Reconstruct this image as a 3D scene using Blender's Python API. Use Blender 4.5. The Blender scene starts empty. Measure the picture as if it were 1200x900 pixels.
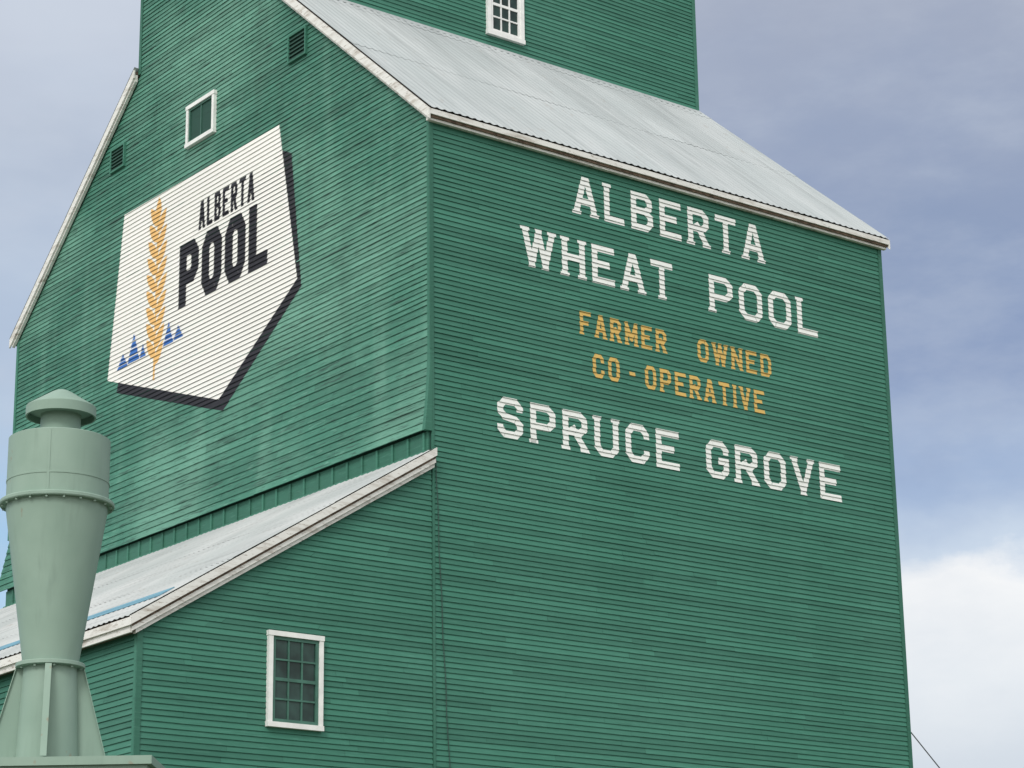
import bpy, math, random
from mathutils import Vector, Matrix
random.seed(7)
scene=bpy.context.scene
scene.view_settings.view_transform='Standard'
scene.view_settings.look='None'; scene.view_settings.exposure=0

# ------------------------------------------------------------------ dimensions (metres)
L=10.18; W=14.335; ZE=17.0
YC1=4.755; YC2=9.58; ZR=21.10; SL=(ZR-ZE)/YC1
ZTOP=26.6
ZJ=11.66
LW=4.93; LZ=8.12; LTOP=11.33; LSL=0.615; LY=14.3

# ------------------------------------------------------------------ material helpers
def newmat(name):
    m=bpy.data.materials.new(name); m.use_nodes=True
    nt=m.node_tree; nt.nodes.clear()
    out=nt.nodes.new('ShaderNodeOutputMaterial'); b=nt.nodes.new('ShaderNodeBsdfPrincipled')
    nt.links.new(b.outputs[0],out.inputs[0]); return m,nt,b
def coords(nt,scale,loc=(0,0,0)):
    tc=nt.nodes.new('ShaderNodeTexCoord'); mp=nt.nodes.new('ShaderNodeMapping')
    mp.inputs['Scale'].default_value=scale; mp.inputs['Location'].default_value=loc
    nt.links.new(tc.outputs['Object'],mp.inputs['Vector']); return mp.outputs[0]
def noise(nt,scale,s=1.0,detail=4,rough=.55,loc=(0,0,0)):
    n=nt.nodes.new('ShaderNodeTexNoise'); n.inputs['Scale'].default_value=s
    n.inputs['Detail'].default_value=min(detail,3); n.inputs['Roughness'].default_value=rough
    nt.links.new(coords(nt,scale,loc),n.inputs['Vector']); return n.outputs['Fac']
def ramp(nt,src,a,b,va=0.,vb=1.):
    n=nt.nodes.new('ShaderNodeMapRange'); n.interpolation_type='SMOOTHSTEP'
    n.inputs['From Min'].default_value=a; n.inputs['From Max'].default_value=b
    n.inputs['To Min'].default_value=va; n.inputs['To Max'].default_value=vb
    nt.links.new(src,n.inputs['Value']); return n.outputs['Result']
def mix(nt,fac,a,b,mode='MIX'):
    n=nt.nodes.new('ShaderNodeMix'); n.data_type='RGBA'; n.blend_type=mode
    for k,v in ((0,fac),(6,a),(7,b)):
        if isinstance(v,(float,int)): n.inputs[k].default_value=v
        elif isinstance(v,(tuple,list)): n.inputs[k].default_value=(*v[:3],1)
        else: nt.links.new(v,n.inputs[k])
    return n.outputs[2]
def bump(nt,b,src,strength=.2,dist=.01):
    n=nt.nodes.new('ShaderNodeBump'); n.inputs['Strength'].default_value=strength
    n.inputs['Distance'].default_value=dist
    nt.links.new(src,n.inputs['Height']); nt.links.new(n.outputs[0],b.inputs['Normal'])
def math2(nt,op,a,b):
    n=nt.nodes.new('ShaderNodeMath'); n.operation=op
    for k,v in ((0,a),(1,b)):
        if isinstance(v,(float,int)): n.inputs[k].default_value=v
        else: nt.links.new(v,n.inputs[k])
    return n.outputs[0]

def siding_mat(name,base,light,dark,dirt=.5,chalk=.5,seed=0,spec=.25,tv=(.83,1.14),stain=.06):
    m,nt,b=newmat(name)
    at=nt.nodes.new('ShaderNodeAttribute'); at.attribute_name='tone'
    big=noise(nt,(.22,.22,.3),1,3,.5,(seed,3,1))
    col=mix(nt,ramp(nt,big,.4,.68,0,chalk),base,light)
    vs=noise(nt,(1.1,1.1,.13),1,3,.6,(seed,1,8))
    col=mix(nt,ramp(nt,vs,.50,.72,0,chalk*.6),col,light)
    col=mix(nt,ramp(nt,vs,.46,.30,0,stain),col,dark)
    st=noise(nt,(.9,.9,14),1,3,.65,(2,seed,5))
    col=mix(nt,ramp(nt,st,.54,.70,0,dirt),col,dark)
    st2=noise(nt,(3.2,3.2,40),1,2,.6,(9,seed,2))
    col=mix(nt,ramp(nt,st2,.58,.68,0,dirt*.8),col,dark)
    col=mix(nt,ramp(nt,st2,.42,.30,0,.35+chalk*.3),col,light)
    tn=ramp(nt,at.outputs['Fac'],0,1,*tv)
    n=nt.nodes.new('ShaderNodeVectorMath'); n.operation='SCALE'
    nt.links.new(col,n.inputs[0]); nt.links.new(tn,n.inputs['Scale'])
    nt.links.new(n.outputs[0],b.inputs['Base Color'])
    b.inputs['Roughness'].default_value=.66
    b.inputs['Specular IOR Level'].default_value=spec
    return m
M_text=siding_mat('green_siding_paint_front',(.046,.172,.122),(.085,.24,.182),(.024,.092,.068),.30,.25,1)
M_logo=siding_mat('green_siding_paint_side',(.050,.180,.128),(.145,.32,.245),(.026,.060,.047),.70,.72,4,stain=.2)
M_trim=siding_mat('green_trim_paint',(.041,.155,.108),(.09,.24,.18),(.03,.09,.065),.3,.3,2)
M_lap=siding_mat('green_dark_louver',(.018,.065,.048),(.03,.09,.065),(.01,.03,.02),.3,.2,2)

def paint_mat(name,base,wear,amt=.4,seed=0):
    m,nt,b=newmat(name)
    st=noise(nt,(1.2,1.2,16),1,3,.65,(seed,2,5))
    col=mix(nt,ramp(nt,st,.58,.74,0,amt),base,wear)
    f=noise(nt,(9,9,60),1,3,.6,(seed,7,1))
    col=mix(nt,ramp(nt,f,.60,.70,0,amt),col,wear)
    g=noise(nt,(.5,.5,.6),1,3,.5,(seed,7,9))
    col=mix(nt,ramp(nt,g,.35,.7,0,.18),col,tuple(c*.75 for c in base))
    nt.links.new(col,b.inputs['Base Color']); b.inputs['Roughness'].default_value=.6
    b.inputs['Specular IOR Level'].default_value=.25
    return m
M_white=paint_mat('white_lettering_paint',(.78,.80,.77),(.30,.42,.36),.55,1)
M_yel=paint_mat('yellow_lettering_paint',(.62,.41,.12),(.20,.25,.12),.6,3)
M_lwhite=paint_mat('white_logo_paint',(.80,.80,.76),(.5,.52,.47),.35,5)
M_black=paint_mat('black_logo_paint',(.014,.014,.020),(.06,.07,.07),.3,6)
M_orange=paint_mat('orange_logo_paint',(.74,.45,.16),(.6,.47,.28),.3,6)
M_blue=paint_mat('blue_logo_paint',(.03,.13,.42),(.15,.25,.4),.3,6)

def wood_white():
    m,nt,b=newmat('weathered_white_board')
    st=noise(nt,(1.5,1.5,9),1,3,.7)
    col=mix(nt,ramp(nt,st,.46,.72,0,.75),(.72,.72,.69),(.40,.36,.31))
    f=noise(nt,(6,6,30),1,3,.7,(3,3,3))
    col=mix(nt,ramp(nt,f,.56,.68,0,.65),col,(.24,.19,.15))
    nt.links.new(col,b.inputs['Base Color']); b.inputs['Roughness'].default_value=.75
    return m
M_fascia=wood_white()
def simple(name,c,r=.6,metal=0.,spec=.4,var=.12,sc=3):
    m,nt,b=newmat(name)
    n=noise(nt,(sc,sc,sc),1,3,.6)
    col=mix(nt,ramp(nt,n,.3,.7,0,1),tuple(x*(1-var) for x in c),tuple(min(1,x*(1+var)) for x in c))
    nt.links.new(col,b.inputs['Base Color']); b.inputs['Roughness'].default_value=r
    b.inputs['Metallic'].default_value=metal; b.inputs['Specular IOR Level'].default_value=spec
    return m
M_frame=simple('white_window_frame',(.76,.77,.75),.5,0,.4,.06,6)
M_brown=simple('bare_cedar_strip',(.13,.09,.065),.8,0,.3,.4,9)
M_glass=simple('window_glass',(.022,.050,.042),.1,0,.3,.5,2)
M_sash=simple('green_sash',(.05,.14,.105),.5,0,.4,.15,5)
M_wire=simple('steel_cable',(.16,.17,.18),.5,.6)
M_cable=simple('wall_cable',(.03,.07,.055),.6)
def roof_mat(name,c1,c2,rust):
    m,nt,b=newmat(name)
    at=nt.nodes.new('ShaderNodeAttribute'); at.attribute_name='tone'
    n=noise(nt,(.8,.35,.35),1,3,.6)
    col=mix(nt,ramp(nt,n,.35,.7),c1,c2)
    s=noise(nt,(9,.4,.4),1,3,.65,(4,1,0))
    col=mix(nt,ramp(nt,s,.48,.72,0,.55),col,tuple(x*.70 for x in c1))
    r=noise(nt,(5,2,2),1,3,.7,(1,6,0))
    col=mix(nt,ramp(nt,r,.62,.75,0,rust),col,(.27,.23,.19))
    tn=ramp(nt,at.outputs['Fac'],0,1,.955,1.04)
    v=nt.nodes.new('ShaderNodeVectorMath'); v.operation='SCALE'
    nt.links.new(col,v.inputs[0]); nt.links.new(tn,v.inputs['Scale'])
    nt.links.new(v.outputs[0],b.inputs['Base Color'])
    b.inputs['Roughness'].default_value=.7; b.inputs['Specular IOR Level'].default_value=.25
    return m
M_roof=roof_mat('galvanized_roof',(.375,.41,.415),(.44,.47,.475),.3)
M_roofl=roof_mat('lean_to_roof_metal',(.37,.40,.40),(.46,.48,.48),.45)
M_bluep=roof_mat('blue_roof_strip',(.09,.23,.32),(.15,.31,.40),.5)

# ------------------------------------------------------------------ mesh helpers
def obj(name,verts,faces,mat,parent=None,tones=None,smooth=False):
    me=bpy.data.meshes.new(name); me.from_pydata([tuple(v) for v in verts],[],faces)
    if tones is not None:
        a=me.attributes.new('tone','FLOAT','FACE'); a.data.foreach_set('value',tones)
    if mat: me.materials.append(mat)
    if smooth: me.polygons.foreach_set('use_smooth',[True]*len(me.polygons))
    me.update()
    o=bpy.data.objects.new(name,me); scene.collection.objects.link(o)
    if parent: o.parent=parent
    return o
def empty(name,loc=(0,0,0)):
    o=bpy.data.objects.new(name,None); o.location=loc; o.empty_display_size=.5
    scene.collection.objects.link(o); return o
def hexa_data(quad,vec):
    v=[Vector(p) for p in quad]; v+= [p+Vector(vec) for p in v]
    return v,[(0,1,2,3),(7,6,5,4),(0,4,5,1),(1,5,6,2),(2,6,7,3),(3,7,4,0)]
class Acc:
    def __init__(s): s.v=[];s.f=[];s.t=[]
    def add(s,v,f,t=None):
        b=len(s.v); s.v+=list(v); s.f+=[tuple(i+b for i in q) for q in f]
        s.t+=[random.random() if t is None else t]*len(f)
    def hexa(s,quad,vec,t=None): s.add(*hexa_data(quad,vec),t)
    def box(s,a,b,t=None):
        x0,y0,z0=a;x1,y1,z1=b
        s.hexa([(x0,y0,z0),(x1,y0,z0),(x1,y1,z0),(x0,y1,z0)],(0,0,z1-z0),t)
    def make(s,name,mat,parent=None,smooth=False): return obj(name,s.v,s.f,mat,parent,s.t,smooth)

LIP=.020; TUCK=.003
def courses(z0,z1,p):
    n=max(1,round((z1-z0)/p)); return [z0+(z1-z0)*i/n for i in range(n+1)]
def siding(name,P,cs,rng,mat,parent,flare=None,jit=1.0):
    A=Acc()
    for z0,z1 in zip(cs[:-1],cs[1:]):
        a0,b0=rng(z0+1e-4); a1,b1=rng(z1-1e-4)
        ln=max(b0-a0,.01)
        if b1-a1<0.0: b1=a1=(a1+b1)/2
        s=0; br=[0.]
        off=random.uniform(.5,4.5)
        while s+off<ln-.4:
            s+=off; br.append(s/ln); off=random.uniform(2.2,4.9)
        br.append(1.)
        row=random.uniform(-.12,.12)
        for q0,q1 in zip(br[:-1],br[1:]):
            seg=max(1,int((q1-q0)*ln/.7)); t=min(1,max(0,random.gauss(.5,.22)+row))
            lj=random.uniform(-.002,.0015)*jit; zj0=random.uniform(-.004,.004)*jit
            vs=[];fs=[]
            for i in range(seg+1):
                q=q0+(q1-q0)*i/seg
                zj=zj0+random.uniform(-.0025,.0025)*jit
                f0=flare(z0) if flare else 0; f1=flare(z1) if flare else 0
                u0=a0+(b0-a0)*q; u1=a1+(b1-a1)*q
                g=.0012
                if i==0 and q0>0: u0+=g;u1+=g
                if i==seg and q1<1: u0-=g;u1-=g
                vs+=[P(u0,z0+zj,f0),P(u0,z0+zj,LIP+lj+f0),P(u1,z1+.002,TUCK+f1)]
            for i in range(seg):
                k=i*3
                fs+=[(k+1,k+4,k+5,k+2),(k,k+3,k+4,k+1)]
            A.add(vs,fs,t)
    return A.make(name,mat,parent)
PT=lambda u,z,n: Vector((u,-n,z))        # front wall, plane Y=0
PL=lambda u,z,n: Vector((-n,u,z))        # logo wall, plane X=0

def clipz(poly,z,keep_above):
    out=[]
    for i in range(len(poly)):
        a=poly[i];b=poly[(i+1)%len(poly)]
        ia=(a[1]>=z)==keep_above or a[1]==z; ib=(b[1]>=z)==keep_above or b[1]==z
        if ia: out.append(a)
        if ia!=ib and abs(b[1]-a[1])>1e-9:
            t=(z-a[1])/(b[1]-a[1]); out.append((a[0]+(b[0]-a[0])*t,z))
    return out
def paint(name,polys,P,cs,mat,parent,off,inc=.0003,wob=0.):
    A=Acc()
    for k,poly in enumerate(polys):
        o=off+inc*(k%6)
        for z0,z1 in zip(cs[:-1],cs[1:]):
            if max(p[1] for p in poly)<=z0 or min(p[1] for p in poly)>=z1: continue
            q=clipz(clipz(poly,z0,True),z1,False)
            if len(q)<3: continue
            h=z1-z0
            # brush wobble: every course is painted a few millimetres left or right
            dw=wob*math.sin(z0*37.7+k*1.3)+random.uniform(-wob,wob)*.5
            q=[(u+dw,z) for u,z in q]
            vs=[P(u,z-(.003 if z<z0+1e-6 else 0),LIP+(TUCK-LIP)*(z-z0)/h+o) for u,z in q]
            n=len(vs)
            fs=[tuple(range(n))]
            lo=[i for i,(u,z) in enumerate(q) if z<z0+1e-6]
            if len(lo)==2:
                us=sorted(q[i][0] for i in lo)
                vs+=[P(us[0],z0-.004,LIP+o),P(us[1],z0-.004,LIP+o),P(us[1],z0-.004,LIP*.55),P(us[0],z0-.004,LIP*.55)]
                fs.append((n,n+1,n+2,n+3))
            A.add(vs,fs,.5)
    return A.make(name,mat,parent)

# ------------------------------------------------------------------ stroke lettering
G={
'A':[('o',[(0,0),(.42,1)],1),('o',[(1,0),(.58,1)],1),('o',[(.2,.32),(.8,.32)],0)],
'L':[('o',[(0,1),(0,0),(1,0)],.5)],
'B':[('o',[(0,1),(0,0)],.5),('o',[(0,1),(.72,1),(.95,.87),(.95,.66),(.72,.53),(0,.53)],0),('o',[(.7,.53),(1,.38),(1,.16),(.76,0),(0,0)],0)],
'E':[('o',[(1,1),(0,1),(0,0),(1,0)],.5),('o',[(0,.52),(.78,.52)],.3)],
'F':[('o',[(1,1),(0,1),(0,0)],.5),('o',[(0,.5),(.78,.5)],.3)],
'R':[('o',[(0,1),(0,0)],.5),('o',[(0,1),(.76,1),(1,.86),(1,.6),(.76,.46),(0,.46)],0),('o',[(.52,.46),(.98,0)],1)],
'P':[('o',[(0,1),(0,0)],.5),('o',[(0,1),(.76,1),(1,.85),(1,.56),(.76,.42),(0,.42)],0)],
'T':[('o',[(0,1),(1,1)],.5),('o',[(.5,1),(.5,0)],.5)],
'W':[('o',[(0,1),(.25,0)],1),('o',[(.25,0),(.5,1)],1),('o',[(.5,1),(.75,0)],1),('o',[(.75,0),(1,1)],1)],
'H':[('o',[(0,1),(0,0)],.5),('o',[(1,1),(1,0)],.5),('o',[(0,.5),(1,.5)],0)],
'O':[('c',[(.24,0),(0,.18),(0,.82),(.24,1),(.76,1),(1,.82),(1,.18),(.76,0)],0)],
'M':[('o',[(0,1),(0,0)],.5),('o',[(1,1),(1,0)],.5),('o',[(0,1),(.5,.25)],.6),('o',[(.5,.25),(1,1)],.6)],
'N':[('o',[(0,1),(0,0)],.5),('o',[(1,1),(1,0)],.5),('o',[(0,1),(1,0)],1)],
'D':[('c',[(0,0),(0,1),(.74,1),(1,.8),(1,.2),(.74,0)],0)],
'C':[('o',[(1,.70),(1,.82),(.76,1),(.24,1),(0,.82),(0,.18),(.24,0),(.76,0),(1,.18),(1,.30)],.1)],
'G':[('o',[(1,.70),(1,.82),(.76,1),(.24,1),(0,.82),(0,.18),(.24,0),(.76,0),(1,.18),(1,.46),(.58,.46)],.1)],
'S':[('o',[(1,.74),(1,.84),(.78,1),(.22,1),(0,.84),(0,.67),(.22,.53),(.78,.47),(1,.33),(1,.16),(.78,0),(.22,0),(0,.16),(0,.26)],.1)],
'U':[('o',[(0,1),(0,.18),(.24,0),(.76,0),(1,.18),(1,1)],.5)],
'V':[('o',[(0,1),(.5,0)],1),('o',[(1,1),(.5,0)],1)],
'I':[('o',[(.5,1),(.5,0)],.5)],
'-':[('o',[(0,.48),(1,.48)],.3)],
}
REL={'W':1.38,'M':1.15,'I':.28,'-':.62,' ':.12,'A':1.03,'L':.9}
SER={'A':[(0,0),(1,0)],'H':[(0,0),(1,0),(0,1),(1,1)],'P':[(0,0)],'R':[(0,0),(1,0)],'T':[(.5,0)],'N':[(0,0),(1,1),(0,1)],
 'W':[(0,1),(1,1)],'V':[(0,1),(1,1)],'B':[],'L':[(0,1)],'M':[(0,0),(1,0)],'F':[(0,0)],'U':[(0,1),(1,1)],'I':[(.5,0),(.5,1)]}
def stroke(pts,closed,t,ext):
    P=[Vector(p) for p in pts]; n=len(P)
    if not closed:
        P[0]=P[0]+(P[0]-P[1]).normalized()*t*ext; P[-1]=P[-1]+(P[-1]-P[-2]).normalized()*t*ext
    def nrm(a,b): d=(b-a).normalized(); return Vector((-d.y,d.x))
    Lp=[];Rp=[]
    for i in range(n):
        if closed or 0<i<n-1:
            n1=nrm(P[i-1],P[i]); n2=nrm(P[i],P[(i+1)%n])
            m=(n1+n2)/(1+n1.dot(n2))
        elif i==0: m=nrm(P[0],P[1])
        else: m=nrm(P[-2],P[-1])
        Lp.append(P[i]+m*t/2); Rp.append(P[i]-m*t/2)
    out=[]
    for i in range(n if closed else n-1):
        j=(i+1)%n
        out.append([tuple(Lp[i]),tuple(Lp[j]),tuple(Rp[j]),tuple(Rp[i])])
    return out
def text_polys(s,x0,x1,z0,z1,t,gap,serif=0.,sgn=1):
    h=z1-z0; tot=abs(x1-x0); rel=[REL.get(c,1) for c in s]
    unit=(tot-gap*(len(s)-1))/sum(rel); x=0; out=[]
    for c,r in zip(s,rel):
        w=unit*r
        if c!=' ':
            mp=lambda p: (x+t/2+max(w-t,0)*p[0], t/2+(h-t)*p[1])
            for kind,pts,ext in G[c]:
                for q in stroke([mp(p) for p in pts],kind=='c',t,ext):
                    q=clipz(clipz(q,0,True),h,False)
                    if len(q)>2: out.append(q)
            if serif:
                for sx,sz in SER.get(c,[]):
                    cx=x+t/2+max(w-t,0)*sx; zz=0 if sz==0 else h-t*.5
                    e=t/2+serif
                    out.append([(cx-e,zz),(cx+e,zz),(cx+e,zz+t*.5),(cx-e,zz+t*.5)])
        x+=w+gap
    return [[(x0+sgn*u,z0+z) for u,z in q] for q in out]

# ------------------------------------------------------------------ GRAIN ELEVATOR
E=empty('grain_elevator')
PIT=.083
cs_text=courses(0,ZE-.02,PIT)
siding('front_wall_siding',PT,cs_text,lambda z:(0.05,L-.05),M_text,E)
cs_logo=courses(ZJ,13.7,.125)[:-1]+courses(13.7,ZTOP,.086)
def rl(z):
    if z<=ZE: return (0.05,W-.05) if z>12.75 else (0.05,W-.05+.30*(12.75-z))
    if z<=ZR-.1: d=(z-ZE)/SL; return (d+.02,W-d-.02)
    return (YC1+.05,YC2-.05)
flare=lambda z: .10*max(0,(12.9-z)/1.24)**1.6
siding('side_wall_siding',PL,cs_logo,rl,M_logo,E,flare)
PC=lambda u,z,n: Vector((u,YC1-n,z))
siding('cupola_front_siding',PC,courses(ZR-.25,ZTOP,PIT),lambda z:(.05,L-.05),M_text,E)
PC2=lambda u,z,n: Vector((u,YC2+n,z))
siding('cupola_rear_siding',PC2,courses(ZR-.25,ZTOP,.21),lambda z:(.05,L-.05),M_text,E)
PR=lambda u,z,n: Vector((L+n,u,z))
siding('far_wall_siding',PR,courses(0,ZTOP,.21),lambda z: rl(max(z,12.8)),M_text,E)
PB=lambda u,z,n: Vector((u,W+n,z))
siding('rear_wall_siding',PB,courses(0,ZE,.21),lambda z:(.05,L-.05),M_text,E)
prof=[(0.002,0),(W-.002,0),(W-.002,ZE-.03),(YC2-.002,ZR-.05),(YC2-.002,ZTOP),(YC1+.002,ZTOP),(YC1+.002,ZR-.05),(0.002,ZE-.03)]
cv=[(0.001,y,z) for y,z in prof]+[(L-.001,y,z) for y,z in prof]
n=len(prof)
obj('timber_cribbing_core',cv,[tuple(range(n)),tuple(range(2*n-1,n-1,-1))]+[(i,i+n,(i+1)%n+n,(i+1)%n) for i in range(n)],M_lap,E,[.5]*(n+2))
# corner boards
A=Acc()
cb=.030
A.box((-cb,-cb,ZJ+1.3),(.045,-.001,ZE-.02)); A.box((-cb,.0,ZJ+1.3),(-.001,.045,ZE-.02))
A.box((.004,-cb,0),(.045,-.001,ZJ+1.297))
A.box((L-.055,-cb,0),(L+cb,-.001,ZE-.03)); A.box((L+.001,0,0),(L+cb,.06,ZE-.03))
A.box((-cb,YC1-cb,ZR-.1),(.055,YC1-.001,ZTOP)); A.box((-cb,YC1,ZR),(-.001,YC1+.055,ZTOP))
A.box((L-.055,YC1-cb,ZR-.1),(L+cb,YC1-.001,ZTOP))
A.box((-cb,YC2-.055,ZR-.05),(-.001,YC2+cb,ZTOP))
A.box((-cb,W-.055,12.7),(-.001,W+cb,ZE-.05))
zs=[ZJ-.01+i*(ZJ+1.3-ZJ+.01)/8 for i in range(9)]
for za,zb in zip(zs[:-1],zs[1:]):
    fa=flare(za)+.032; fb=flare(zb)+.032
    A.hexa([(.003,-.028,za),(-fa,-.028,za),(-fb,-.028,zb),(.003,-.028,zb)],(0,.076,0),.5)
A.make('corner_boards',M_trim,E)

# --- main roof
def roof_sheet(name,O,Ad,Sd,la,ls,mat,parent,amp=.012,pitch=.15,panel=.75,lap=3.1):
    Ad=Vector(Ad);Sd=Vector(Sd).normalized();N=Ad.cross(Sd).normalized()
    if N.z<0:N=-N
    O=Vector(O); cols=int(la/pitch*6); A=Acc()
    nl=max(1,math.ceil(ls/lap)); tone={}
    for r in range(nl):
        s0=r*lap-(.12 if r else 0); s1=min(ls,(r+1)*lap)
        vs=[]
        for i in range(cols+1):
            u=la*i/cols; h=amp*max(-.25,math.cos(2*math.pi*u/pitch))
            for s,e in ((s0,.004+.002*math.sin(u*1.7+r)),(s1,0)):
                vs.append(O+Ad*u+Sd*s+N*(h+e+.002*math.sin(u*3.1+s)))
        base=len(A.v); A.v+=vs
        for i in range(cols):
            k=base+2*i; A.f.append((k,k+2,k+3,k+1))
            key=(r,int(la*i/cols/panel)); A.t.append(tone.setdefault(key,random.random()))
    return A.make(name,mat,parent,True)
slen=math.hypot(YC1+.17,(YC1+.17)*SL)
y0=-.17
roof_sheet('front_roof_slope',(-.13,y0,ZE+.05+SL*y0+.03),(1,0,0),(0,1,SL),L+.26,slen,M_roof,E)
roof_sheet('rear_roof_slope',(-.13,W-y0,ZE+.05+SL*y0+.03),(1,0,0),(0,-1,SL),L+.26,slen,M_roof,E)
A=Acc()
for sg,yb in ((1,0),(-1,W)):
    f=lambda y,dz: (yb+sg*y, ZE+.05+SL*y+dz)
    q=[(-.10,)+f(-.14,-.05),(L+.10,)+f(-.14,-.05),(L+.10,)+f(YC1-.04,-.05),(-.10,)+f(YC1-.04,-.05)]
    A.hexa(q,(0,0,.045),.5)
A.make('roof_deck',M_brown,E)
A=Acc(); B=Acc()
for sg,yb in ((1,0),(-1,W)):
    g=lambda y,dz,x: (x,yb+sg*y,ZE+.05+SL*y+dz)
    for x0,x1 in ((-.135,-.102),(L+.102,L+.135)):
        A.hexa([g(-.165,-.17,x0),g(YC1-.02,-.17,x0),g(YC1-.02,.005,x0),g(-.165,.005,x0)],(x1-x0,0,0))
    A.hexa([g(-.10,-.22,-.099),g(YC1-.03,-.22,-.099),g(YC1-.03,-.08,-.099),g(-.10,-.08,-.099)],(.06,0,0))
    a=-.165;zt=ZE+.05+SL*a
    A.box((-.101,yb+sg*a,zt-.085) if sg>0 else (-.101,yb-a-.03,zt-.10),(L+.101,yb+a+.03,zt+.005) if sg>0 else (L+.101,yb-a,zt+.005))
    if sg>0:
        B.box((-.095,a+.031,zt-.125),(L+.095,a+.06,zt-.02))
        A.box((-.09,a+.061,zt-.165),(L+.09,-.03,zt-.11))
A.make('rake_and_eave_boards',M_fascia,E)
B.make('bare_eave_strip',M_brown,E)
A=Acc()
for sg,yb in ((1,YC1),(-1,YC2)):
    z=ZE+.05+SL*YC1
    A.hexa([(-.05,yb-sg*.13,z-.13*SL+.035),(L+.05,yb-sg*.13,z-.13*SL+.035),(L+.05,yb-sg*.03,z+.05-.03*SL),(-.05,yb-sg*.03,z+.05-.03*SL)],(0,0,.006))
A.make('roof_flashing',M_roof,E)
yc=(YC1+YC2)/2; hw=(YC2-YC1)/2+.25; cz=ZTOP
roof_sheet('cupola_roof_front',(-.2,yc-hw,cz-.15),(1,0,0),(0,1,.7),L+.4,hw*math.hypot(1,.7),M_roof,E)
roof_sheet('cupola_roof_rear',(-.2,yc+hw,cz-.15),(1,0,0),(0,-1,.7),L+.4,hw*math.hypot(1,.7),M_roof,E)
rz=cz-.15+hw*.7
obj('cupola_gables',[(x,y,z) for x in (0,L) for y,z in ((YC1,cz-.01),(YC2,cz-.01),(yc,rz-.05))],[(0,1,2),(3,5,4),(0,3,4,1),(0,2,5,3),(1,4,5,2)],M_text,E,[.5]*5)

# --- flashing band under side wall siding (board and batten)
A=Acc()
z0b=LTOP-.12;z1b=ZJ-.01
A.box((-.03,.03,z0b),(-.004,W-.02,z1b),.35)
y=.1
while y<W-.1:
    A.box((-.055,y,z0b+.02),(-.031,y+.05,z1b-.012)); y+=.42
A.box((-.085,.03,z0b+.02),(-.056,W-.03,z0b+.13))
A.make('batten_apron',M_trim,E)

# --- lean-to drive shed
cs_lt=courses(0,11.2,.081)
def rlt(z):
    if z<=LZ: return (-LW+.05,-.004)
    return (min(-LW+.05+(z-LZ)/LSL,-.03),-.004)
siding('lean_to_end_siding',PT,cs_lt,rlt,M_text,E)
PO=lambda u,z,n: Vector((-LW-n,u,z))
siding('lean_to_side_siding',PO,courses(0,LZ-.03,.085),lambda z:(.05,LY),M_text,E)
PLB=lambda u,z,n: Vector((u,LY+n,z))
siding('lean_to_rear_siding',PLB,courses(0,11.2,.2),rlt,M_text,E)
pr=[(-LW+.002,0),(-.02,0),(-.02,11.1),(-LW+.002,LZ-.02)]
obj('lean_to_core',[(x,.002,z) for x,z in pr]+[(x,LY-.002,z) for x,z in pr],[(0,1,2,3),(7,6,5,4),(0,4,5,1),(1,5,6,2),(2,6,7,3),(3,7,4,0)],M_lap,E,[.5]*6)
A=Acc()
A.box((-LW-cb,-cb,0),(-LW+.055,-.001,LZ-.02)); A.box((-LW-cb,0,0),(-LW-.001,.055,LZ-.02))
A.make('lean_to_corner_boards',M_trim,E)
zr=lambda x: LTOP+LSL*x
xe=-LW-.22
sl=math.hypot(1,LSL)
roof_sheet('lean_to_roof',(xe,-.17,zr(xe)+.03),(0,1,0),(1,0,LSL),LY+.3,(-.06-xe)*sl,M_roofl,E,lap=2.0)
A=Acc();B=Acc();C=Acc()
A.hexa([(xe+.03,-.14,zr(xe+.03)-.045),(-.06,-.14,zr(-.06)-.045),(-.06,LY+.1,zr(-.06)-.045),(xe+.03,LY+.1,zr(xe+.03)-.045)],(0,0,.055))
A.make('lean_to_roof_deck',M_brown,E)
def rk(x0,x1,dz0,dz1,ya,yb,acc):
    acc.hexa([(x0,ya,zr(x0)+dz0),(x1,ya,zr(x1)+dz0),(x1,ya,zr(x1)+dz1),(x0,ya,zr(x0)+dz1)],(0,yb-ya,0))
rk(xe,-.01,-.10,.025,-.175,-.143,B)
rk(xe+.05,-.01,-.205,-.112,-.14,-.105,B)
rk(xe+.04,-.01,-.14,-.09,-.1425,-.1405,C)
rk(xe+.12,-.01,-.27,-.19,-.104,-.03,B)
B.box((xe,-.142,zr(xe)-.10),(xe+.03,LY+.1,zr(xe)+.01))
B.box((xe+.035,-.10,zr(xe)-.19),(xe+.07,LY+.08,zr(xe)-.075))
C.box((xe+.071,-.10,zr(xe)-.16),(-LW-.026,LY+.07,zr(xe)-.12))
B.make('lean_to_fascia',M_fascia,E); C.make('lean_to_soffit',M_brown,E)
A=Acc()
A.hexa([(-4.56,.12,zr(-4.56)+.050),(-4.32,.12,zr(-4.32)+.050),(-4.32,8.5,zr(-4.32)+.050),(-4.56,8.5,zr(-4.56)+.050)],(0,0,.012))
A.make('blue_roof_patch',M_bluep,E)

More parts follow.
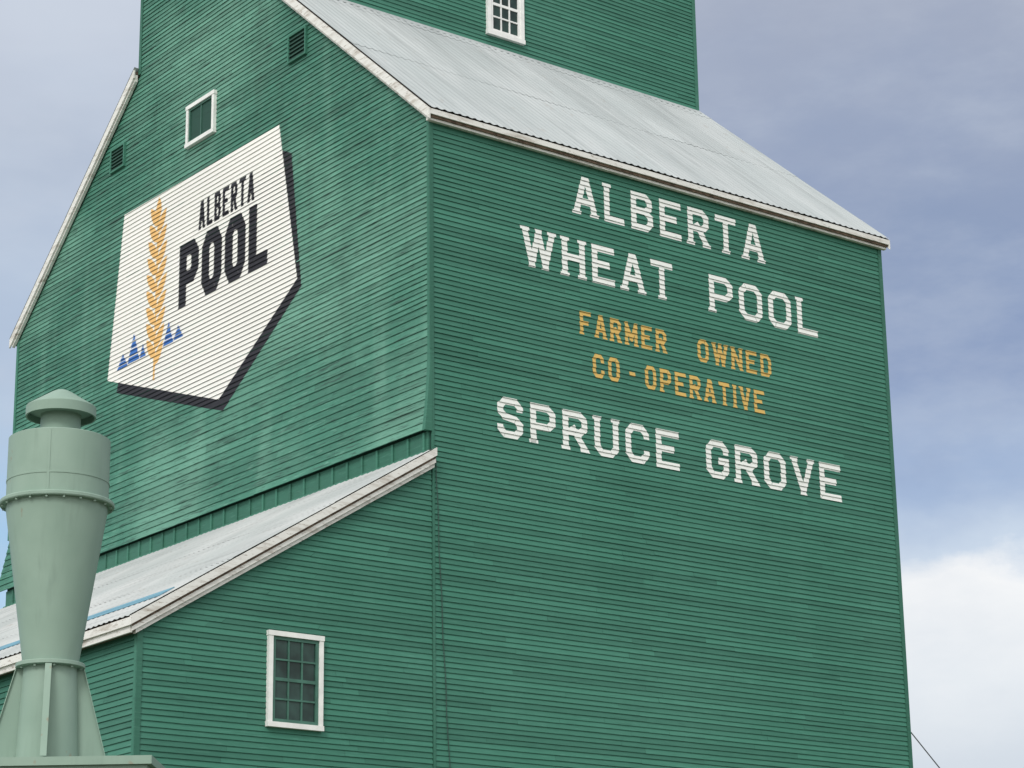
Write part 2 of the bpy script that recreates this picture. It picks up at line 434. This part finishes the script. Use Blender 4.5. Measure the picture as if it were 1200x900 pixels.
# --- windows and vents
def frame(name,P,u0,u1,z0,z1,fw,mat_frame,cols,rows,mat_sash,mf=.022,parent=E,proud=.075,midrail=False,screen=None,sill=True):
    def bx(acc,a,b,c,d,n0,n1):
        acc.hexa([P(a,c,n0),P(b,c,n0),P(b,d,n0),P(a,d,n0)],P(0,0,n1)-P(0,0,n0))
    F=Acc()
    bx(F,u0,u0+fw,z0+fw,z1-fw,.004,proud);bx(F,u1-fw,u1,z0+fw,z1-fw,.004,proud)
    bx(F,u0-.01,u1+.01,z1-fw,z1,.004,proud+.008);bx(F,u0-.01,u1+.01,z0,z0+fw,.004,proud+.012)
    F.make(name+'_frame',mat_frame,parent)
    Gl=Acc(); bx(Gl,u0+fw,u1-fw,z0+fw,z1-fw,.004,.030); Gl.make(name+'_glass',screen or M_glass,parent)
    S=Acc(); a,b,c,d=u0+fw,u1-fw,z0+fw,z1-fw; sw=mf*1.9
    bx(S,a,a+sw,c,d,.0301,.056);bx(S,b-sw,b,c,d,.0301,.056);bx(S,a+sw,b-sw,c,c+sw,.0301,.056);bx(S,a+sw,b-sw,d-sw,d,.0301,.056)
    for i in range(1,cols):
        u=a+sw+(b-a-2*sw)*i/cols; bx(S,u-mf/2,u+mf/2,c+sw,d-sw,.0301,.048)
    for j in range(1,rows):
        z=c+sw+(d-c-2*sw)*j/rows; hh=mf*.9 if (midrail and j*2==rows) else mf/2
        bx(S,a+sw,b-sw,z-hh,z+hh,.0301,.052)
    S.make(name+'_sash',mat_sash,parent)
frame('shed_window',PT,-2.885,-1.965,6.885,8.25,.072,M_frame,3,4,M_sash,.026,midrail=True)
frame('cupola_window',PC,4.77,5.66,21.40,22.75,.085,M_frame,3,4,M_frame,.03,midrail=True)
frame('side_window',PL,6.63,7.63,18.84,19.67,.075,M_frame,2,1,M_sash,.02,screen=M_lap)
def vent(name,u0,u1,z0,z1):
    A=Acc()
    def bx(a,b,c,d,n0,n1,t=None): A.hexa([PL(a,c,n0),PL(b,c,n0),PL(b,d,n0),PL(a,d,n0)],PL(0,0,n1)-PL(0,0,n0),t)
    f=.035
    bx(u0,u0+f,z0,z1,.005,.06);bx(u1-f,u1,z0,z1,.005,.06);bx(u0+f,u1-f,z0,z0+f,.005,.06);bx(u0+f,u1-f,z1-f,z1,.005,.06)
    A.make(name,M_trim,E)
    A=Acc();k=6
    for i in range(k):
        z=z0+f+(z1-z0-2*f)*i/k
        A.hexa([PL(u0+f,z,.052),PL(u1-f,z,.052),PL(u1-f,z+.05,.024),PL(u0+f,z+.05,.024)],(0,0,.008))
    D=A; D.hexa([PL(u0+f,z0+f,.004),PL(u1-f,z0+f,.004),PL(u1-f,z1-f,.004),PL(u0+f,z1-f,.004)],PL(0,0,.0235)-PL(0,0,.004)); D.make(name+'_slats',M_lap,E)
vent('louver_vent_a',3.585,4.165,19.27,19.80); vent('louver_vent_b',10.03,10.59,19.30,19.79)

# --- painted lettering on the front wall
tp=[]
tp+=text_polys('ALBERTA',2.92,7.22,15.86,16.54,.118,.155,.035)
tp+=text_polys('WHEAT',1.82,5.05,14.72,15.40,.118,.15,.035)
tp+=text_polys('POOL',5.88,8.46,14.72,15.40,.118,.15,.035)
tp+=text_polys('SPRUCE',1.27,5.06,11.77,12.43,.118,.15,.03)
tp+=text_polys('GROVE',5.66,8.83,11.77,12.43,.118,.15,.03)
paint('white_lettering',tp,PT,cs_text,M_white,E,.003,wob=.004)
yp=[]
yp+=text_polys('FARMER',2.99,4.86,13.77,14.17,.068,.085,.015)
yp+=text_polys('OWNED',5.56,7.27,13.77,14.17,.068,.09,.015)
yp+=text_polys('CO - OPERATIVE',3.24,7.07,13.08,13.49,.068,.085,.015)
paint('yellow_lettering',yp,PT,cs_text,M_yel,E,.003,wob=.003)

# --- painted logo on the side wall
paint('logo_shadow',[[(4.40,17.75),(4.05,17.57),(3.69,15.04),(6.17,13.44),(10.07,14.72),(9.9,15.4)]],PL,cs_logo,M_black,E,.0022,wob=.003)
paint('logo_field',[[(9.99,18.27),(4.46,18.24),(3.82,15.21),(6.32,13.68),(10.44,15.05)]],PL,cs_logo,M_lwhite,E,.0040,wob=.003)
lp=text_polys('ALBERTA',7.16,5.25,17.09,17.64,.082,.065,0,-1)
lp+=text_polys('POOL',7.82,4.78,15.76,16.98,.265,.11,0,-1)
paint('logo_lettering',lp,PL,cs_logo,M_black,E,.0060,wob=.003)
wp=[]
zc=14.92
for k in range(9):
    s=k/8.; hw_=.27+.11*math.sin(math.pi*min(1,s*.8+.12))
    for sg in (-1,1):
        c=8.66; z=zc+(.15 if sg>0 else 0)
        a=(c+sg*.03,z-.02); b=(c+sg*hw_,z+.40)
        dx,dz=b[0]-a[0],b[1]-a[1]; ln=math.hypot(dx,dz); nx,nz=-dz/ln*sg,dx/ln*sg
        prof_=[(0,0),(.15,.085),(.4,.115),(.65,.098),(.85,.055),(1,0)]
        up=[(a[0]+dx*t+nx*h,a[1]+dz*t+nz*h) for t,h in prof_]
        dn=[(a[0]+dx*t-nx*h*.75,a[1]+dz*t-nz*h*.75) for t,h in prof_[1:-1]][::-1]
        wp.append(up+dn)
    zc+=.325
wp.append([(8.61,17.76),(8.54,17.94),(8.57,18.10),(8.65,18.22),(8.72,18.10),(8.77,17.94),(8.70,17.76)])
wp.append([(8.625,14.62),(8.625,17.78),(8.69,17.78),(8.69,14.62)])
paint('logo_wheat_ear',wp,PL,cs_logo,M_orange,E,.0060)
tr=[]
for a,b,c,z0,z1 in ((10.06,9.66,9.86,15.16,15.44),(9.66,9.22,9.45,15.18,15.74),(9.2,8.98,9.1,15.18,15.44),(8.34,7.97,8.15,15.18,15.62),(7.96,7.62,7.8,15.20,15.46)):
    for i in range(4):
        f0=i/4;f1=(i+.80)/4
        w0=lambda f,e: e+(c-e)*f
        tr.append([(w0(f0,a),z0+(z1-z0)*f0),(w0(f1,a),z0+(z1-z0)*f1),(w0(f1,b),z0+(z1-z0)*f1),(w0(f0,b),z0+(z1-z0)*f0)])
paint('logo_spruce_trees',tr,PL,cs_logo,M_blue,E,.0080)

# --- cable hanging down front wall and guy wire
def tube(name,pts,r,mat,parent=None):
    A=Acc(); k=8
    up=Vector((.3,.9,.1)).normalized(); P=[Vector(p) for p in pts]; vs=[]
    for i,p in enumerate(P):
        d=(P[min(i+1,len(P)-1)]-P[max(i-1,0)]).normalized(); a=d.cross(up).normalized(); b=d.cross(a)
        vs+=[p+(a*math.cos(2*math.pi*j/k)+b*math.sin(2*math.pi*j/k))*r for j in range(k)]
    fs=[(i*k+j,i*k+(j+1)%k,(i+1)*k+(j+1)%k,(i+1)*k+j) for i in range(len(P)-1) for j in range(k)]
    A.add(vs,fs,.5); return A.make(name,mat,parent,True)
tube('lightning_cable',[(.07+(.22)*((11.2-z)/4.7)**1.2+.008*math.sin(z*5),-.034,z) for z in [11.2-i*.35 for i in range(32)]],.007,M_cable,E)
gw=[]
for i in range(25):
    t=i/24; gw.append((L+.04+10.1*t,-.02,7.86-7.8*t-.25*math.sin(math.pi*t)))
tube('guy_wire',gw,.011,M_wire)

# ------------------------------------------------------------------ CYCLONE DUST COLLECTOR
def cyc_mat():
    m,nt,b=newmat('pale_green_enamel')
    n=noise(nt,(1.2,1.2,.8),1,3,.6)
    col=mix(nt,ramp(nt,n,.3,.7),(.21,.305,.25),(.255,.355,.295))
    s=noise(nt,(6,6,.7),1,3,.65,(2,2,2))
    col=mix(nt,ramp(nt,s,.50,.76,0,.4),col,(.16,.23,.19))
    r=noise(nt,(3.2,3.2,2.5),1,3,.75,(5,1,3))
    tc=nt.nodes.new('ShaderNodeTexCoord'); sp=nt.nodes.new('ShaderNodeSeparateXYZ'); nt.links.new(tc.outputs['Object'],sp.inputs[0])
    low=ramp(nt,sp.outputs['Z'],5.9,5.3,0,.06)
    col=mix(nt,ramp(nt,math2(nt,'ADD',r,low),.68,.74,0,.6),col,(.25,.19,.13))
    nt.links.new(col,b.inputs['Base Color']); b.inputs['Roughness'].default_value=.55
    b.inputs['Specular IOR Level'].default_value=.25
    bump(nt,b,noise(nt,(2.2,2.2,2.2),1,3,.5),.35,.03)
    return m
M_cyc=cyc_mat()
CX,CY=-10.27,-8.0
K=empty('cyclone_dust_collector',(CX,CY,0)); K.rotation_euler=(0,0,math.radians(51.9-90))
def lathe(name,prof,seg=72,closed=False):
    A=Acc()
    for (r0,z0),(r1,z1) in zip(prof[:-1],prof[1:]):
        vs=[];fs=[]
        for i in range(seg):
            a=2*math.pi*i/seg; ca,sa=math.cos(a),math.sin(a)
            vs+=[(r0*ca,r0*sa,z0),(r1*ca,r1*sa,z1)]
        for i in range(seg):
            j=(i+1)%seg; fs.append((2*i,2*j,2*j+1,2*i+1))
        A.add(vs,fs,.5)
    return A.make(name,M_cyc,K,True)
lathe('rain_cap',[(.001,8.565),(.055,8.557),(.10,8.535),(.335,8.385),(.342,8.375),(.342,8.28),(.325,8.28),(.325,8.345),(.19,8.30),(.0,8.30)])
lathe('outlet_neck',[(.195,8.34),(.195,8.10),(.215,8.10),(.215,8.08)])
lathe('drum',[(.20,8.085),(.475,8.05),(.492,8.04),(.492,7.42)])
lathe('drum_flange',[(.49,7.415),(.545,7.415),(.552,7.405),(.552,7.38),(.545,7.37),(.485,7.37)])
lathe('drum_seam_band',[(.493,7.62),(.497,7.618),(.497,7.60),(.493,7.598)])
lathe('cone',[(.487,7.37),(.487,7.33),(.262,5.82)])
lathe('cone_flange',[(.262,5.83),(.325,5.83),(.328,5.825),(.328,5.795),(.32,5.79),(.24,5.79)])
lathe('discharge_cone',[(.255,5.795),(.30,4.82)])
ZB=4.82
A=Acc()
for d in (0,90,180,270):
    a=math.radians(d-90+8); ca,sa=math.cos(a),math.sin(a); tx,ty=-sa*.006,ca*.006
    q=[(.24*ca-tx,.24*sa-ty,5.785),(.315*ca-tx,.315*sa-ty,5.785),(.56*ca-tx,.56*sa-ty,ZB+.06),(.56*ca-tx,.56*sa-ty,ZB),(.28*ca-tx,.28*sa-ty,ZB)]
    vs=[Vector(p) for p in q]+[Vector(p)+Vector((2*tx,2*ty,0)) for p in q]
    A.add(vs,[(0,1,2,3,4),(9,8,7,6,5)]+[(i,i+5,(i+1)%5+5,(i+1)%5) for i in range(5)],.5)
    w=.03; wx,wy=-sa*w,ca*w
    A.hexa([(.316*ca-wx,.316*sa-wy,5.785),(.316*ca+wx,.316*sa+wy,5.785),(.561*ca+wx,.561*sa+wy,ZB+.06),(.561*ca-wx,.561*sa-wy,ZB+.06)],(.008*ca,.008*sa,.002),.5)
A.make('support_gussets',M_cyc,K)
A=Acc()
for i in range(20):
    a=2*math.pi*i/20
    for rr,z in ((.522,7.362),(.295,5.783)):
        if rr<.4 and i%2: continue
        x,y=rr*math.cos(a),rr*math.sin(a); A.box((x-.01,y-.01,z-.012),(x+.01,y+.01,z+.006),.5)
A.box((-.012,-.4965,7.42),(.012,-.488,8.03),.5)
A.make('flange_bolts',M_cyc,K)
A=Acc()
A.box((-2.6,-.95,ZB-.08),(1.14,1.1,ZB-.003)); A.box((-2.55,-.90,4.0),(1.09,1.05,ZB-.082))
A.box((-2.50,-.85,.0),(-2.35,-.70,3.998));A.box((.90,-.85,.0),(1.05,-.70,3.998));A.box((-2.50,.85,.0),(-2.35,1.0,3.998));A.box((.90,.85,.0),(1.05,1.0,3.998))
A.hexa([(-1.6,-.6,2.4),(.0,-.6,2.4),(.0,.7,2.4),(-1.6,.7,2.4)],(0,0,1.598))
A.make('collector_housing',M_cyc,K)

# ------------------------------------------------------------------ ground
def ground_mat():
    m,nt,b=newmat('gravel_and_grass')
    n=noise(nt,(.06,.06,.06),1,3,.6); g=noise(nt,(3,3,3),1,3,.7)
    c1=mix(nt,g,(.12,.11,.095),(.24,.22,.19)); c2=mix(nt,g,(.045,.075,.02),(.09,.12,.04))
    col=mix(nt,ramp(nt,n,.45,.55),c1,c2)
    nt.links.new(col,b.inputs['Base Color']); b.inputs['Roughness'].default_value=.95
    return m
gs=3000
obj('ground',[(-gs,-gs,0),(gs,-gs,0),(gs,gs,0),(-gs,gs,0)],[(0,1,2,3)],ground_mat())

# ------------------------------------------------------------------ sky and light
SUN_AZ=Vector((-.74,-.48,.0)).normalized(); EL=math.radians(38)
sd=Vector((SUN_AZ.x*math.cos(EL),SUN_AZ.y*math.cos(EL),math.sin(EL)))
w=bpy.data.worlds.new('World'); scene.world=w; w.use_nodes=True
w.cycles.sampling_method='MANUAL'; w.cycles.sample_map_resolution=512
nt=w.node_tree; nt.nodes.clear()
out=nt.nodes.new('ShaderNodeOutputWorld'); bg=nt.nodes.new('ShaderNodeBackground'); nt.links.new(bg.outputs[0],out.inputs[0])
sky=nt.nodes.new('ShaderNodeTexSky'); sky.sky_type='NISHITA'; sky.sun_disc=False
sky.sun_elevation=EL; sky.sun_rotation=math.atan2(sd.x,sd.y)
tc=nt.nodes.new('ShaderNodeTexCoord'); gen=tc.outputs['Generated']
def wn(scale,s,detail=5,rough=.55,loc=(0,0,0)):
    mp=nt.nodes.new('ShaderNodeMapping'); mp.inputs['Scale'].default_value=scale; mp.inputs['Location'].default_value=loc
    nt.links.new(gen,mp.inputs['Vector']); n=nt.nodes.new('ShaderNodeTexNoise'); n.inputs['Scale'].default_value=s
    n.inputs['Detail'].default_value=detail; n.inputs['Roughness'].default_value=rough
    nt.links.new(mp.outputs[0],n.inputs['Vector']); return n.outputs['Fac']
sep=nt.nodes.new('ShaderNodeSeparateXYZ'); nt.links.new(gen,sep.inputs[0]); Z=sep.outputs['Z']
def dot(v):
    n=nt.nodes.new('ShaderNodeVectorMath'); n.operation='DOT_PRODUCT'; n.inputs[1].default_value=v
    nt.links.new(gen,n.inputs[0]); return n.outputs['Value']
side=dot((.7899,-.6131,0))
n1=wn((1,1,1.6),16,6,.55)
zz=math2(nt,'ADD',Z,math2(nt,'MULTIPLY',math2(nt,'SUBTRACT',n1,.5),.055))
cr=nt.nodes.new('ShaderNodeValToRGB'); nt.links.new(zz,cr.inputs[0])
el=cr.color_ramp.elements
stops=[(0.0,(.62,.68,.75)),(.13,(.68,.74,.81)),(.165,(.82,.86,.90)),(.205,(.94,.95,.96)),(.214,(.60,.70,.83)),(.245,(.38,.49,.69)),(.285,(.27,.355,.55)),(.34,(.275,.35,.52)),(.43,(.38,.43,.55)),(1.,(.55,.6,.7))]
el[0].position,el[0].color=stops[0][0],(*stops[0][1],1)
el[1].position,el[1].color=stops[-1][0],(*stops[-1][1],1)
for p,c in stops[1:-1]:
    e=el.new(p); e.color=(*c,1)
cloud=cr.outputs[0]
lf=ramp(nt,side,.12,-.20); n2=wn((1,1,2.5),3.2,5,.6,(3,1,2))
lf2=math2(nt,'MULTIPLY',lf,ramp(nt,n2,.3,.7,.65,1.))
lr=nt.nodes.new('ShaderNodeValToRGB'); nt.links.new(zz,lr.inputs[0]); e=lr.color_ramp.elements
e[0].position=.20; e[0].color=(.33,.60,.88,1); e[1].position=.42; e[1].color=(.61,.67,.77,1)
q=e.new(.28); q.color=(.49,.60,.75,1)
cloud=mix(nt,lf2,cloud,lr.outputs[0])
n3=wn((1,1,2.6),8,6,.6,(7,7,1))
cloud=mix(nt,ramp(nt,n3,.40,.72,0,.30),cloud,(.62,.68,.77))
bk=dot(tuple(sd)); cloud=mix(nt,ramp(nt,bk,-.2,.95),cloud,(1.6,1.57,1.52))  # unseen bright cloud bank added around the sun direction to light the scene
skyc=mix(nt,1.,sky.outputs[0],(.09,.09,.09),'MULTIPLY')
fin=mix(nt,ramp(nt,n2,.2,.45,.85,.98),skyc,cloud)
nt.links.new(fin,bg.inputs['Color']); bg.inputs['Strength'].default_value=1.0
sl_=bpy.data.lights.new('sun','SUN'); sl_.energy=1.5; sl_.angle=math.radians(16); sl_.color=(1,.97,.93)
so=bpy.data.objects.new('sun',sl_); scene.collection.objects.link(so); so.location=(-20,-30,40)
so.rotation_euler=(-sd).to_track_quat('-Z','Y').to_euler()

# ------------------------------------------------------------------ camera
cd=bpy.data.cameras.new('camera'); cam=bpy.data.objects.new('camera',cd); scene.collection.objects.link(cam)
yaw,pit,rol=[math.radians(a) for a in (51.9246,16.7869,-.89)]
F=Vector((math.cos(yaw)*math.cos(pit),math.sin(yaw)*math.cos(pit),math.sin(pit)))
R=Vector((math.sin(yaw),-math.cos(yaw),0)); U=R.cross(F)
R2=R*math.cos(rol)+U*math.sin(rol); U2=-R*math.sin(rol)+U*math.cos(rol)
M=Matrix((R2,U2,-F)).transposed().to_4x4(); M.translation=Vector((-20.6742,-28.5998,1.7))
cam.matrix_world=M
cd.sensor_width=36; cd.lens=2808.995/1200*36
cd.shift_x=-8.7575/1200; cd.shift_y=2.8809/1200
cd.clip_start=.1; cd.clip_end=9000
scene.camera=cam
